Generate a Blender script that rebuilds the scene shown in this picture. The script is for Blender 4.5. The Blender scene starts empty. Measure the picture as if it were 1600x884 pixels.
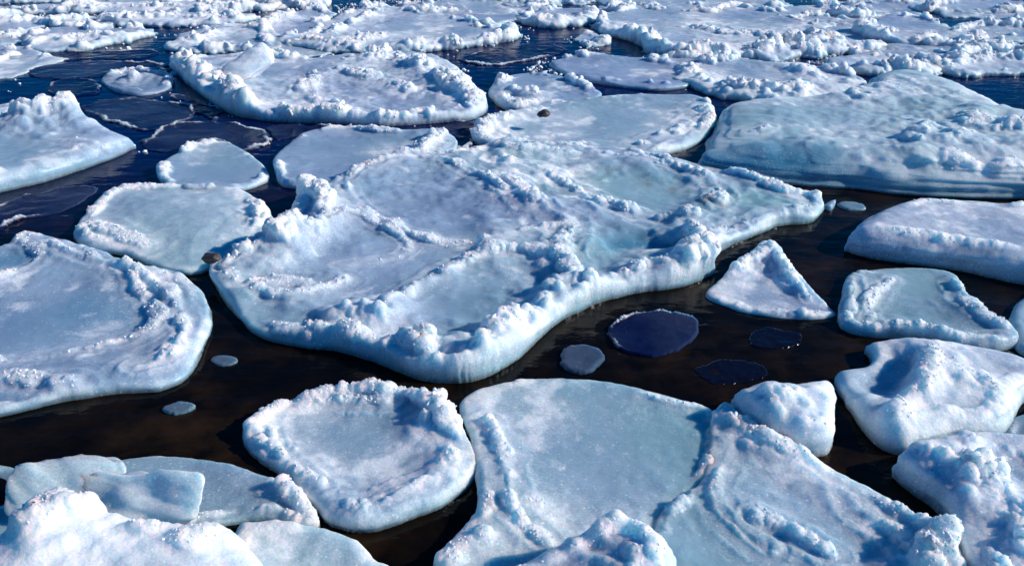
import bpy, math, random
import numpy as np
from mathutils import Vector

# ------------------------------------------------------------------ camera
scene = bpy.context.scene
PITCH = math.radians(27.0)
FPX = 1420.0                       # focal length in photograph pixels (1600 wide)
CAM_H = 3.0
cam_data = bpy.data.cameras.new("camera")
cam_data.sensor_width = 36.0
cam_data.lens = FPX / 1600.0 * 36.0
cam_data.clip_end = 2000.0
cam = bpy.data.objects.new("camera", cam_data)
cam.location = (0, 0, CAM_H)
cam.rotation_euler = (math.pi / 2 - PITCH, 0, 0)
scene.collection.objects.link(cam)
scene.camera = cam

# ------------------------------------------------------------------ sky and sun
SUN_ELEV = math.radians(29.0)
SUN_AZ = math.radians(92.0)        # clockwise from +Y (the view direction): straight from the right
world = bpy.data.worlds.new("World")
scene.world = world
world.use_nodes = True
wn = world.node_tree.nodes
wl = world.node_tree.links
bg = wn["Background"]
sky = wn.new("ShaderNodeTexSky")
sky.sky_type = 'NISHITA'
sky.sun_disc = False
sky.sun_elevation = SUN_ELEV
sky.sun_rotation = SUN_AZ
sky.altitude = 0.0
sky.air_density = 1.0
sky.dust_density = 0.0
sky.ozone_density = 6.0
hsv = wn.new("ShaderNodeHueSaturation")       # a clear deep blue winter sky, the same all round
hsv.inputs["Saturation"].default_value = 1.6
hsv.inputs["Hue"].default_value = 0.504
wl.new(sky.outputs[0], hsv.inputs["Color"])
wl.new(hsv.outputs[0], bg.inputs[0])
bg.inputs[1].default_value = 0.095

sun_data = bpy.data.lights.new("sun", 'SUN')
sun_data.energy = 5.0
sun_data.angle = math.radians(0.55)
sun_data.color = (1.0, 0.965, 0.92)
sun = bpy.data.objects.new("sun", sun_data)
sdir = Vector((math.sin(SUN_AZ) * math.cos(SUN_ELEV), math.cos(SUN_AZ) * math.cos(SUN_ELEV), math.sin(SUN_ELEV)))
sun.rotation_euler = sdir.to_track_quat('Z', 'Y').to_euler()
sun.location = (12, 0, 8)
scene.collection.objects.link(sun)

scene.view_settings.view_transform = 'Standard'
scene.view_settings.look = 'None'
scene.view_settings.exposure = 0.0
scene.view_settings.gamma = 1.0
scene.view_settings.use_curve_mapping = False
scene.cycles.max_bounces = 8
scene.cycles.diffuse_bounces = 4
scene.cycles.use_denoising = True
scene.cycles.use_adaptive_sampling = True
scene.cycles.adaptive_threshold = 0.03

COL = scene.collection

# ------------------------------------------------------------------ pixel -> point on a level plane
CP, SP = math.cos(PITCH), math.sin(PITCH)
def unproject(px, py, z):
    a = (np.asarray(px, float) - 800.0) / FPX
    b = -(np.asarray(py, float) - 442.0) / FPX
    dx, dy, dz = a, CP + b * SP, -SP + b * CP
    t = (z - CAM_H) / dz
    return dx * t, dy * t

# ------------------------------------------------------------------ numpy noise
def hash2(ix, iy, seed):
    h = (ix.astype(np.int64) * 374761393 + iy.astype(np.int64) * 668265263 + seed * 982451653) & 0xFFFFFFFF
    h = ((h ^ (h >> 13)) * 1274126177) & 0xFFFFFFFF
    h = h ^ (h >> 16)
    h = (h * 2246822519) & 0xFFFFFFFF
    h = h ^ (h >> 15)
    return (h & 0xFFFFFF) / float(0x1000000)

def vnoise(x, y, seed=0):
    ix = np.floor(x); iy = np.floor(y)
    fx = x - ix; fy = y - iy
    ux = fx * fx * fx * (fx * (fx * 6 - 15) + 10)
    uy = fy * fy * fy * (fy * (fy * 6 - 15) + 10)
    ix = ix.astype(np.int64); iy = iy.astype(np.int64)
    a = hash2(ix, iy, seed); b = hash2(ix + 1, iy, seed)
    c = hash2(ix, iy + 1, seed); d = hash2(ix + 1, iy + 1, seed)
    return (a + (b - a) * ux) * (1 - uy) + (c + (d - c) * ux) * uy * 1.0

def fbm(x, y, seed=0, octv=4, gain=0.5):
    s = 0.0; amp = 1.0; tot = 0.0
    c, sn = 0.8, 0.6
    for o in range(octv):
        s = s + amp * (vnoise(x, y, seed + o * 17) - 0.5)
        tot += amp; amp *= gain
        x, y = 2.03 * (c * x - sn * y) + 3.1, 2.03 * (sn * x + c * y) + 7.7
    return s / tot * 2.0

def lumps(x, y, cell, seed):
    """height field of packed rounded clumps"""
    gx = x / cell; gy = y / cell
    ix = np.floor(gx).astype(np.int64); iy = np.floor(gy).astype(np.int64)
    best = np.zeros_like(gx)
    for oy in (-1, 0, 1):
        for ox in (-1, 0, 1):
            cx = ix + ox; cy = iy + oy
            rx = hash2(cx, cy, seed); ry = hash2(cx, cy, seed + 5); rr = hash2(cx, cy, seed + 11)
            dx = gx - (cx + rx); dy = gy - (cy + ry)
            r = 0.30 + 0.50 * rr * rr + 0.1 * ry
            v = np.sqrt(np.maximum(r * r - dx * dx - dy * dy, 0.0)) * (0.7 + 0.8 * rx)
            v = np.minimum(v, np.maximum(r * (0.45 + 0.5 * ry) + (rr - 0.5) * 1.8 * dx + (rx - 0.5) * 1.8 * dy, 0.0))   # a broken facet
            best = np.maximum(best, v)
    return best * cell

def billow(x, y, seed, octv=5, gain=0.55):
    """rounded puffs parted by creases, 0..1"""
    s = 0.0; amp = 1.0; tot = 0.0
    for o in range(octv):
        n = np.abs(vnoise(x, y, seed + o * 13) * 2 - 1)
        s = s + amp * np.minimum(n * 1.6, 1.0); tot += amp; amp *= gain
        x, y = 2.07 * (0.8 * x - 0.6 * y) + 1.7, 2.07 * (0.6 * x + 0.8 * y) + 5.3
    return s / tot

def sstep(a, b, x):
    t = np.clip((x - a) / (b - a), 0, 1)
    return t * t * (3 - 2 * t)

def catmull(pts, n, closed):
    P = np.asarray(pts, float)
    m = len(P)
    if closed:
        idx = np.arange(m)
        p0, p1, p2, p3 = P[(idx - 1) % m], P[idx], P[(idx + 1) % m], P[(idx + 2) % m]
    else:
        Q = np.vstack([2 * P[0] - P[1], P, 2 * P[-1] - P[-2]])
        p0, p1, p2, p3 = Q[:-3], Q[1:-2], Q[2:-1], Q[3:]
    out = []
    t = np.linspace(0, 1, n, endpoint=False)[:, None]
    for i in range(len(p1)):
        a, b, c, d = p0[i], p1[i], p2[i], p3[i]
        out.append(0.5 * (2 * b + (c - a) * t + (2 * a - 5 * b + 4 * c - d) * t ** 2 + (3 * b - a - 3 * c + d) * t ** 3))
    out = np.vstack(out)
    if not closed:
        out = np.vstack([out, P[-1]])
    return out

def dist_poly(X, Y, L, closed, sign):
    """distance from the points to a polyline; signed (inside > 0) when asked"""
    A = L; B = np.roll(L, -1, 0)
    if not closed:
        A, B = L[:-1], L[1:]
    x = X.ravel(); y = Y.ravel()
    best = np.full(x.shape, 1e9)
    inside = np.zeros(x.shape, bool)
    for (ax, ay), (bx, by) in zip(A, B):
        ex, ey = bx - ax, by - ay
        l2 = ex * ex + ey * ey + 1e-12
        px, py = x - ax, y - ay
        t = np.clip((px * ex + py * ey) / l2, 0, 1)
        dx = px - t * ex; dy = py - t * ey
        np.minimum(best, dx * dx + dy * dy, out=best)
        if sign and ay != by:
            c = ((ay > y) != (by > y)) & (x < ex * (y - ay) / ey + ax)
            inside ^= c
    d = np.sqrt(best)
    if sign:
        d = np.where(inside, d, -d)
    return d.reshape(X.shape)

def dist_near(X, Y, L, rad):
    """distance to an open polyline, worked out only near it"""
    m = (X > L[:, 0].min() - rad) & (X < L[:, 0].max() + rad) & (Y > L[:, 1].min() - rad) & (Y < L[:, 1].max() + rad)
    o = np.full(X.shape, 50.0)
    if m.any():
        o[m] = dist_poly(X[m], Y[m], L, False, False)
    return o

def unloop(L):
    """drop the small loops where an outline crosses itself"""
    for _ in range(12):
        n = len(L)
        A, B = L, np.roll(L, -1, 0)
        def cr(ox, oy, ax, ay, bx, by):
            return (ax - ox) * (by - oy) - (ay - oy) * (bx - ox)
        ax, ay, bx, by = A[:, 0], A[:, 1], B[:, 0], B[:, 1]
        d1 = cr(ax[:, None], ay[:, None], bx[:, None], by[:, None], ax[None], ay[None])
        d2 = cr(ax[:, None], ay[:, None], bx[:, None], by[:, None], bx[None], by[None])
        X = (d1 * d2 < 0) & ((d1 * d2 < 0).T)
        i, j = np.nonzero(X)
        k = j - i
        ok = k > 1
        if not ok.any():
            break
        i, j = i[ok][0], j[ok][0]
        if j - i < n / 2:
            L = np.vstack([L[:i + 1], L[j + 1:]])
        else:
            L = L[i + 1:j + 1]
    return L

def blur(a, n):
    for _ in range(n):
        p = np.pad(a, 1, mode='edge')
        a = (p[:-2, 1:-1] + p[2:, 1:-1] + p[1:-1, :-2] + p[1:-1, 2:] + 2 * p[1:-1, 1:-1]) / 6.0
    return a

# ------------------------------------------------------------------ materials
def nodes_of(name):
    m = bpy.data.materials.new(name)
    m.use_nodes = True
    nt = m.node_tree
    return m, nt, nt.nodes["Principled BSDF"]

def N(nt, typ, **kw):
    n = nt.nodes.new(typ)
    for k, v in kw.items():
        setattr(n, k, v)
    return n

def mixc(nt, fac, a, b):
    n = N(nt, "ShaderNodeMix", data_type='RGBA')
    for sock, v in ((n.inputs[0], fac), (n.inputs[6], a), (n.inputs[7], b)):
        if hasattr(v, "is_output"):
            nt.links.new(v, sock)
        else:
            sock.default_value = v if not isinstance(v, tuple) else (*v, 1)
    return n.outputs[2]

def mathn(nt, op, a, b=0.0, clamp=False):
    n = N(nt, "ShaderNodeMath", operation=op, use_clamp=clamp)
    for sock, v in ((n.inputs[0], a), (n.inputs[1], b)):
        if hasattr(v, "is_output"):
            nt.links.new(v, sock)
        else:
            sock.default_value = v
    return n.outputs[0]

def noise(nt, vec, scale, detail=4, rough=0.55, dist=0.0):
    n = N(nt, "ShaderNodeTexNoise")
    n.inputs["Scale"].default_value = scale
    n.inputs["Detail"].default_value = detail
    n.inputs["Roughness"].default_value = rough
    n.inputs["Distortion"].default_value = dist
    nt.links.new(vec, n.inputs["Vector"])
    return n.outputs["Fac"]

def ramp(nt, fac, a, b):
    n = N(nt, "ShaderNodeMapRange")
    n.inputs[1].default_value = a
    n.inputs[2].default_value = b
    nt.links.new(fac, n.inputs[0])
    return n.outputs[0]

def attr(nt, name):
    n = N(nt, "ShaderNodeAttribute", attribute_name=name)
    return n.outputs["Fac"]

SNOW_COL = (0.85, 0.88, 0.90)

def ice_material():
    m, nt, b = nodes_of("sea_ice")
    geo = N(nt, "ShaderNodeNewGeometry")
    pos = geo.outputs["Position"]
    snow, thin, tint, wet = attr(nt, "snow"), attr(nt, "thin"), attr(nt, "tint"), attr(nt, "wet")
    big = noise(nt, pos, 1.6, 3, 0.45)
    mid = noise(nt, pos, 14.0, 4, 0.6)
    fine = noise(nt, pos, 90.0, 3, 0.6)
    base = mixc(nt, tint, (0.232, 0.305, 0.455), (0.240, 0.425, 0.470))
    base = mixc(nt, mathn(nt, 'MULTIPLY', ramp(nt, big, 0.40, 0.72), 0.55), base, (0.40, 0.51, 0.64))
    base = mixc(nt, attr(nt, "dirt"), base, (0.22, 0.175, 0.135))
    base = mixc(nt, attr(nt, "clear_shade"), base, (0.035, 0.210, 0.340))  # clear blue ice, and on some floes shade painted in the same blue
    base = mixc(nt, thin, base, (0.0015, 0.006, 0.044))
    base = mixc(nt, mathn(nt, 'MULTIPLY', wet, 0.9), base, (0.09, 0.15, 0.18))
    # frost: the snow mask broken up by grain
    s = mathn(nt, 'ADD', snow, mathn(nt, 'MULTIPLY', mathn(nt, 'SUBTRACT', mid, 0.5), 0.3))
    s = mathn(nt, 'ADD', s, mathn(nt, 'MULTIPLY', mathn(nt, 'SUBTRACT', fine, 0.5), 0.8))
    gr = N(nt, "ShaderNodeTexVoronoi", feature='F1')       # single frost grains
    gr.inputs["Scale"].default_value = 48.0
    nt.links.new(pos, gr.inputs["Vector"])
    sepc = N(nt, "ShaderNodeSeparateColor")
    nt.links.new(gr.outputs["Color"], sepc.inputs[0])
    grain = mathn(nt, 'MULTIPLY', mathn(nt, 'LESS_THAN', gr.outputs["Distance"], 0.30), mathn(nt, 'GREATER_THAN', mathn(nt, 'ADD', sepc.outputs[0], mathn(nt, 'MULTIPLY', big, 0.9)), 1.30))
    s = mathn(nt, 'ADD', s, mathn(nt, 'MULTIPLY', grain, 0.30))
    s = ramp(nt, s, 0.10, 0.95)
    s = mathn(nt, 'MULTIPLY', s, mathn(nt, 'SUBTRACT', 1.0, mathn(nt, 'MULTIPLY', thin, mathn(nt, 'SUBTRACT', 0.95, mathn(nt, 'MULTIPLY', snow, 1.2), True), True)))
    col = mixc(nt, s, base, SNOW_COL)
    nt.links.new(col, b.inputs["Base Color"])
    rg = mathn(nt, 'ADD', mathn(nt, 'MULTIPLY', s, 0.40), 0.30)
    rg = mathn(nt, 'SUBTRACT', rg, mathn(nt, 'MULTIPLY', wet, 0.2))
    rg = mathn(nt, 'SUBTRACT', rg, mathn(nt, 'MULTIPLY', thin, 0.28))
    nt.links.new(rg, b.inputs["Roughness"])
    b.inputs["IOR"].default_value = 1.31
    nt.links.new(mathn(nt, 'SUBTRACT', 0.42, mathn(nt, 'MULTIPLY', thin, 0.36)), b.inputs["Specular IOR Level"])
    b.inputs["Subsurface Weight"].default_value = 1.0
    b.inputs["Subsurface Radius"].default_value = (0.35, 0.75, 1.0)
    b.inputs["Subsurface Scale"].default_value = 0.16
    # relief: grain, and small pits
    v = N(nt, "ShaderNodeTexVoronoi", feature='F1')
    v.inputs["Scale"].default_value = 55.0
    nt.links.new(pos, v.inputs["Vector"])
    hgt = mathn(nt, 'ADD', mathn(nt, 'MULTIPLY', fine, 0.5), mathn(nt, 'MULTIPLY', mid, 0.35))
    hgt = mathn(nt, 'SUBTRACT', hgt, mathn(nt, 'MULTIPLY', mathn(nt, 'MULTIPLY', v.outputs["Distance"], 0.35), s))
    bp = N(nt, "ShaderNodeBump")
    bp.inputs["Distance"].default_value = 0.02
    nt.links.new(mathn(nt, 'ADD', mathn(nt, 'MULTIPLY', s, 0.60), 0.09), bp.inputs["Strength"])
    nt.links.new(hgt, bp.inputs["Height"])
    nt.links.new(bp.outputs[0], b.inputs["Normal"])
    return m

def snow_material():
    m, nt, b = nodes_of("granular_snow")
    geo = N(nt, "ShaderNodeNewGeometry")
    pos = geo.outputs["Position"]
    mid = noise(nt, pos, 22.0, 4, 0.6)
    fine = noise(nt, pos, 110.0, 3, 0.6)
    col = mixc(nt, ramp(nt, mid, 0.3, 0.75), SNOW_COL, (0.70, 0.78, 0.86))
    nt.links.new(col, b.inputs["Base Color"])
    b.inputs["Roughness"].default_value = 0.7
    b.inputs["IOR"].default_value = 1.31
    bp = N(nt, "ShaderNodeBump")
    bp.inputs["Distance"].default_value = 0.02
    bp.inputs["Strength"].default_value = 0.35
    nt.links.new(mathn(nt, 'ADD', fine, mid), bp.inputs["Height"])
    nt.links.new(bp.outputs[0], b.inputs["Normal"])
    return m

def water_material():
    m, nt, b = nodes_of("cold_sea_water")
    geo = N(nt, "ShaderNodeNewGeometry")
    pos = geo.outputs["Position"]
    sep = N(nt, "ShaderNodeSeparateXYZ")
    nt.links.new(pos, sep.inputs[0])
    a = noise(nt, pos, 0.9, 4, 0.55, 0.2)
    c = noise(nt, pos, 3.5, 5, 0.6, 0.25)
    # shallow brown bottom near the shore; further out deep blue, sky reflection painted in
    brown = mixc(nt, ramp(nt, c, 0.40, 0.75), (0.004, 0.0025, 0.0012), (0.028, 0.015, 0.006))
    brown = mixc(nt, ramp(nt, a, 0.36, 0.62), (0.0015, 0.0013, 0.0013), brown)
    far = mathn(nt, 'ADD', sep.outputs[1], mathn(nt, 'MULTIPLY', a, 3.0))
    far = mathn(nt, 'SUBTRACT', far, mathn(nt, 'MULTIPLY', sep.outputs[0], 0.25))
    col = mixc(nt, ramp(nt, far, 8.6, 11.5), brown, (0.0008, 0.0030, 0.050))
    nt.links.new(col, b.inputs["Base Color"])
    b.inputs["Roughness"].default_value = 0.10
    b.inputs["Specular IOR Level"].default_value = 0.13
    b.inputs["IOR"].default_value = 1.33
    mp = N(nt, "ShaderNodeMapping")
    mp.inputs["Scale"].default_value = (1.0, 2.2, 1.0)
    nt.links.new(pos, mp.inputs[0])
    bp = N(nt, "ShaderNodeBump")
    bp.inputs["Strength"].default_value = 0.22
    bp.inputs["Distance"].default_value = 0.05
    nt.links.new(noise(nt, mp.outputs[0], 3.0, 4, 0.5), bp.inputs["Height"])
    nt.links.new(bp.outputs[0], b.inputs["Normal"])
    return m

def rock_material():
    m, nt, b = nodes_of("dark_pebble")
    geo = N(nt, "ShaderNodeNewGeometry")
    f = noise(nt, geo.outputs["Position"], 60, 4, 0.6)
    nt.links.new(mixc(nt, f, (0.012, 0.010, 0.010), (0.07, 0.055, 0.05)), b.inputs["Base Color"])
    b.inputs["Roughness"].default_value = 0.45
    bp = N(nt, "ShaderNodeBump")
    bp.inputs["Strength"].default_value = 0.7
    bp.inputs["Distance"].default_value = 0.01
    nt.links.new(f, bp.inputs["Height"])
    nt.links.new(bp.outputs[0], b.inputs["Normal"])
    return m

def sunken_material():
    m, nt, b = nodes_of("sunken_thin_ice")
    geo = N(nt, "ShaderNodeNewGeometry")
    f = noise(nt, geo.outputs["Position"], 30, 5, 0.7)
    nt.links.new(mixc(nt, ramp(nt, f, 0.35, 0.75), (0.002, 0.002, 0.006), (0.006, 0.007, 0.024)), b.inputs["Base Color"])
    b.inputs["Roughness"].default_value = 0.12
    b.inputs["Specular IOR Level"].default_value = 0.13
    return m

SUNKEN = sunken_material()
ICE, SNOW, WATER, ROCK = ice_material(), snow_material(), water_material(), rock_material()

# ------------------------------------------------------------------ mesh helpers
def mesh_np(name, V, F, mat, smooth=True):
    me = bpy.data.meshes.new(name)
    nf, k = F.shape
    me.vertices.add(len(V)); me.vertices.foreach_set("co", np.ascontiguousarray(V, np.float32).ravel())
    me.loops.add(nf * k); me.loops.foreach_set("vertex_index", np.ascontiguousarray(F, np.int32).ravel())
    me.polygons.add(nf); me.polygons.foreach_set("loop_start", np.arange(0, nf * k, k, dtype=np.int32))
    me.update(calc_edges=True)
    me.polygons.foreach_set("use_smooth", np.full(nf, smooth))
    me.materials.append(mat)
    return me

def link(name, me, parent=None, loc=(0, 0, 0)):
    o = bpy.data.objects.new(name, me)
    o.location = loc
    COL.objects.link(o)
    if parent is not None:
        o.parent = parent
    return o

def ico(sub, seed, amp):
    import bmesh
    bm = bmesh.new()
    bmesh.ops.create_icosphere(bm, subdivisions=sub, radius=1.0)
    V = np.array([v.co[:] for v in bm.verts]); F = np.array([[v.index for v in f.verts] for f in bm.faces])
    bm.free()
    rs = np.random.RandomState(seed)
    r = np.ones(len(V))
    for k in range(6):
        d = rs.normal(size=3); d /= np.linalg.norm(d)
        r += amp * 0.55 * np.sin(V @ d * rs.uniform(2.0, 5.0) + rs.uniform(0, 6)) * rs.uniform(0.4, 1)
    for k in range(5):                       # broken flat sides
        d = rs.normal(size=3); d /= np.linalg.norm(d)
        c = rs.uniform(0.55, 0.9)
        s = V @ d
        r = np.where(s * r > c, c / np.maximum(s, 1e-3), r)
    for k in range(14 if sub > 2 else 0):    # knobbly surface
        d = rs.normal(size=3); d /= np.linalg.norm(d)
        c = 0.5 * (V @ d) + 0.5
        r += 0.30 * amp / 0.22 * np.sqrt(np.maximum(0, (c - 0.90) / 0.10)) * rs.uniform(0.3, 1)
    r = np.clip(r, 0.45, 1.6)
    return V * r[:, None] * np.array([1, rs.uniform(0.75, 1.1), rs.uniform(0.7, 1.0)]), F

CR_BIG = [ico(3, 100 + i, 0.22) for i in range(8)]
CLUMP = []
CR_MID = [ico(2, i, 0.20) for i in range(10)]
CR_SML = [ico(1, 50 + i, 0.20) for i in range(10)]

def crumbs(P, R, rs, px):
    """stamp broken snow clumps at P with radii R; px = one picture pixel there"""
    VV, FF, off = [], [], 0
    R = np.asarray(R)
    mid = R > 3.5 * px
    kind = rs.randint(0, 10, len(R))
    ang = rs.uniform(0, 6.28, (2, len(R)))
    ca, sa, cb, sb = np.cos(ang[0]), np.sin(ang[0]), np.cos(ang[1]), np.sin(ang[1])
    z0 = np.zeros(len(R))
    M = np.stack([np.stack([ca, -sa * cb, sa * sb], 1), np.stack([sa, ca * cb, -ca * sb], 1), np.stack([z0, sb, cb], 1)], 1)
    for lib, flag in ((CR_MID, mid), (CR_SML, ~mid)):
        for k in range(10):
            idx = np.nonzero(flag & (kind == k))[0]
            if not len(idx):
                continue
            V, F = lib[k]
            W = np.einsum('nij,vj->nvi', M[idx], V) * R[idx, None, None] + P[idx, None, :]
            FF.append((F[None] + (off + np.arange(len(idx)) * len(V))[:, None, None]).reshape(-1, 3))
            VV.append(W.reshape(-1, 3)); off += len(idx) * len(V)
    return np.vstack(VV), np.vstack(FF)

# ------------------------------------------------------------------ the floe builder
TRIS = [0]
POLYS = []
def floe(name, label, category, outline, h=0.14, w=0.10, rim=(0.05, 0.10, 0.05), ridges=(), sag=0.02,
         tint=0.3, thin=0.0, snow=0.0, tilt=(0, 0), wav=0.015, lump=0.055, terr=0.10, seed=1, group=None,
         res=1.15, jag=0.010, world=None, rimmod=None, crumb=1.0, slopes=None, zadd=0.0, hollows=(), minres=0.0, rough=1.0, rag=0.0, smooth=0, mat=None, hs=0.30, ws=0.40, rsc=0.46, tints=(), dirt=()):
    rs = np.random.RandomState(seed * 7 + 3)
    h *= hs; w *= ws; lump *= 0.45
    rim = (rim[0] * rsc, rim[1] * 0.8, rim[2] * 0.7)
    if world is None:
        o = np.asarray(outline, float)
        c = catmull(o, 6, True)
        # orientation in the picture (y down)
        nx = np.roll(c, -1, 0) - np.roll(c, 1, 0)
        area = np.sum(c[:, 0] * np.roll(c[:, 1], -1) - np.roll(c[:, 0], -1) * c[:, 1])
        s = 1.0 if area > 0 else -1.0
        nrm = np.stack([nx[:, 1], -nx[:, 0]], 1) * s
        nrm /= np.linalg.norm(nrm, axis=1)[:, None] + 1e-9
        front = sstep(-0.5, 0.7, nrm[:, 1])
        for _ in range(6):
            front = (np.roll(front, 1) + front + np.roll(front, -1)) / 3.0
        z = h * 0.95 * (1 - front) + h * 0.10 * front + zadd
        X, Y = unproject(c[:, 0], c[:, 1], z)
        L = unloop(np.stack([X, Y], 1))
    else:
        L = catmull(world, 6, True)
    cen = L.mean(0)
    dist = math.hypot(CAM_H, math.hypot(*cen))
    dn = np.array([math.hypot(CAM_H, math.hypot(*p)) for p in L]).min()
    pxm = (0.6 * dist + 0.4 * dn) / (FPX * 0.64)
    sp = max(pxm * res, minres)
    lo, hi = L.min(0) - w * 1.3 - sp * 2, L.max(0) + w * 1.3 + sp * 2
    nxn, nyn = int((hi[0] - lo[0]) / sp) + 2, int((hi[1] - lo[1]) / sp) + 2
    X, Y = np.meshgrid(lo[0] + np.arange(nxn) * sp, lo[1] + np.arange(nyn) * sp)
    d = dist_poly(X, Y, L, True, True)
    d = d + jag * 2.2 * fbm(X * 3.2, Y * 3.2, seed + 31, 3) + jag * 0.35 * fbm(X * 22, Y * 22, seed + 37, 2) + rag * fbm(X * 13, Y * 13, seed + 38, 5, 0.65)
    if smooth:
        d = blur(d, smooth)
    ds = blur(d, 3)
    gy, gx = np.gradient(ds, sp)
    gl = np.sqrt(gx * gx + gy * gy) + 1e-6
    gx, gy = gx / gl, gy / gl
    # local wall width may vary
    wl_ = w * (1 + 0.25 * fbm(X * 1.5, Y * 1.5, seed + 3, 2))
    t = np.clip(d / wl_, -1, 1)
    ang = t * math.pi / 2
    zc = h * 0.33
    zz = zc + np.where(t > 0, (h - zc) * np.sin(ang), (zc + 0.13) * np.sin(ang))
    dnew = np.where(t > 0, wl_ - wl_ * np.cos(ang), 0.35 * (wl_ - wl_ * np.cos(ang)))
    shift = np.where(np.abs(d) < wl_, dnew - d, np.where(d <= -wl_, 0.35 * wl_ - d, 0))
    P = np.stack([X + gx * shift, Y + gy * shift, zz], 2)
    top = sstep(0.2, 1.1, d / wl_)
    # interior relief
    dm = max(d.max(), 1e-3)
    P[..., 2] -= sag * sstep(0.1, 0.8, d / dm)
    P[..., 2] += top * wav * 2 * fbm(X * 1.7 + 9, Y * 1.7, seed + 41, 4)
    P[..., 2] += top * 0.006 * fbm(X * 9, Y * 9, seed + 43, 4)
    if tilt != (0, 0):
        P[..., 2] += np.clip(tilt[0] * (X - cen[0]) + tilt[1] * (Y - cen[1]), -h * 0.8, 1.0) * sstep(-0.5, 1.0, t)
    msk = []            # (mask, lump amplitude, label)
    # raised rim
    rh, rw, rl = rim
    mod = np.clip(0.36 + 1.8 * fbm(X * 2.1, Y * 2.1, seed + 51, 4), 0.0, 1.35)
    if rimmod is not None:
        mod = mod * rimmod(X, Y)
    wob = rw * 0.5 * fbm(X * 5, Y * 5, seed + 53, 3)
    rm = np.exp(-((d - wl_ * 0.75 - rw * 0.6 + wob) / rw) ** 2) * mod
    rm = sstep(0.18, 0.85, rm + 0.28 * fbm(X * 11, Y * 11, seed + 57, 3)) * np.clip(0.4 + 0.6 * rm, 0, 1.3) * sstep(0.15, 0.6, d / wl_)
    P[..., 2] += rh * rm
    if rl > 0:
        msk.append((rm, rl, None, 0.7 if rl < 0.05 else 0.95, rm))
    for k, rg in enumerate(ridges):
        pts, hh, ww, ll = rg[:4]
        hh *= rsc; ww *= 0.95; ll *= 0.75
        lab = rg[4] if len(rg) > 4 else None
        p = np.asarray(pts, float)
        if world is None:
            a, b2 = unproject(p[:, 0], p[:, 1], h + hh * 0.5)
            p = np.stack([a, b2], 1)
        p = catmull(p, 5, False)
        dd = dist_near(X, Y, p, ww * 10)
        heap = min(max((ll - 0.055) / 0.045, 0.0), 1.0)          # 0 a low frosted fold, 1 a tall snow heap
        wv = ww * (1 + 0.5 * fbm(X * 4, Y * 4, seed + 61 + k, 3))
        dd = np.maximum(dd + ww * 0.5 * fbm(X * 6, Y * 6, seed + 71 + k, 3), 0)
        along = np.clip(0.75 + 1.1 * fbm(X * 3.0, Y * 3.0, seed + 81 + k, 4), 0.0, 1.5)
        ins = sstep(-0.2, 0.7, d / wl_)
        soft = np.exp(-(dd / (wv * 2.7)) ** 2) * ins
        mm = np.exp(-(dd / wv) ** 2) * along * ins
        ms = sstep(0.10, 0.9, mm + 0.22 * fbm(X * 13, Y * 13, seed + 171 + k, 3))
        fold = np.cos(dd / ww * 3.4 + 3.5 * fbm(X * 2.5, Y * 2.5, seed + 131 + k, 3)) * soft * (1 - heap)
        P[..., 2] += hh * (0.75 * soft * np.clip(0.4 + along * 0.7, 0, 1.2) + 0.50 * ms * np.clip(along, 0.2, 1.3)) + 0.14 * hh * fold
        msk.append((np.maximum(np.maximum(ms, 0.20 * soft), 0.50 * np.maximum(fold, 0)) , ll, lab, 0.62 + 0.38 * heap, soft))
    clr_shade = np.zeros_like(d)
    for pts, dep, ww, cl in hollows:
        dep *= rsc
        p = np.asarray(pts, float)
        a, b2 = unproject(p[:, 0], p[:, 1], h)
        dd = dist_near(X, Y, catmull(np.stack([a, b2], 1), 5, False), ww * 4)
        P[..., 2] -= dep * np.exp(-(dd / ww) ** 2) * top
        clr_shade = np.maximum(clr_shade, cl * np.exp(-((dd + 0.3 * ww * fbm(X * 5, Y * 5, seed + 95, 4)) / ww) ** 2))
    def field(lst):
        o = np.zeros_like(d)
        for pts, ww, am in lst:
            p = np.asarray(pts, float)
            a, b2 = unproject(p[:, 0], p[:, 1], h)
            dd = dist_near(X, Y, catmull(np.stack([a, b2], 1), 5, False), ww * 4)
            o = o + am * np.exp(-((dd + 0.4 * ww * fbm(X * 6, Y * 6, seed + 97, 5)) / ww) ** 2)
        return o
    tfield, dfield = field(tints), field(dirt)
    if len(dirt):
        dfield = dfield * np.clip(0.35 + 1.6 * fbm(X * 9, Y * 9, seed + 99, 4), 0, 1)
    if terr > 0 and h > 0.04:        # stacked layers showing as ledges
        sx = 0.16 * terr * (fbm(X * 0.35, P[..., 2] * 13, seed + 93, 4) if terr > 0.3 else fbm(X * 3.0, Y * 3.0 + P[..., 2] * 22, seed + 93, 4))
        sx = sx * (1 - sstep(0.45, 0.95, t)) * sstep(-0.4, 0.1, t)
        P[..., 0] -= gx * sx; P[..., 1] -= gy * sx
    if h > 0.025:       # the top never dips under water
        zt = P[..., 2]; lo_ = min(0.040, h * 0.45)
        P[..., 2] = np.where(t >= 0.6, np.where(zt < lo_ * 2, lo_ + lo_ * np.exp(np.minimum((zt - 2 * lo_) / lo_, 0)), zt), zt)
    # normals of the base shape
    du = np.gradient(P, axis=1); dv = np.gradient(P, axis=0)
    Nn = np.cross(du, dv)
    Nn /= np.linalg.norm(Nn, axis=2)[..., None] + 1e-12
    # crumbly clumps on ridges
    tot = np.zeros_like(d); amp = np.zeros_like(d)
    snw = np.zeros_like(d)
    for mm, ll, _, sw, soft in msk:
        tot = np.maximum(tot, mm); amp = np.maximum(amp, mm * ll)
        snw = np.maximum(snw, np.maximum(mm * sw, soft * sw * 0.5))
    sel = amp > 0.001
    H = 0.0025 * fbm(X / sp * 0.11, Y / sp * 0.11, seed + 9, 3) * (h > 0.04)
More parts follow.
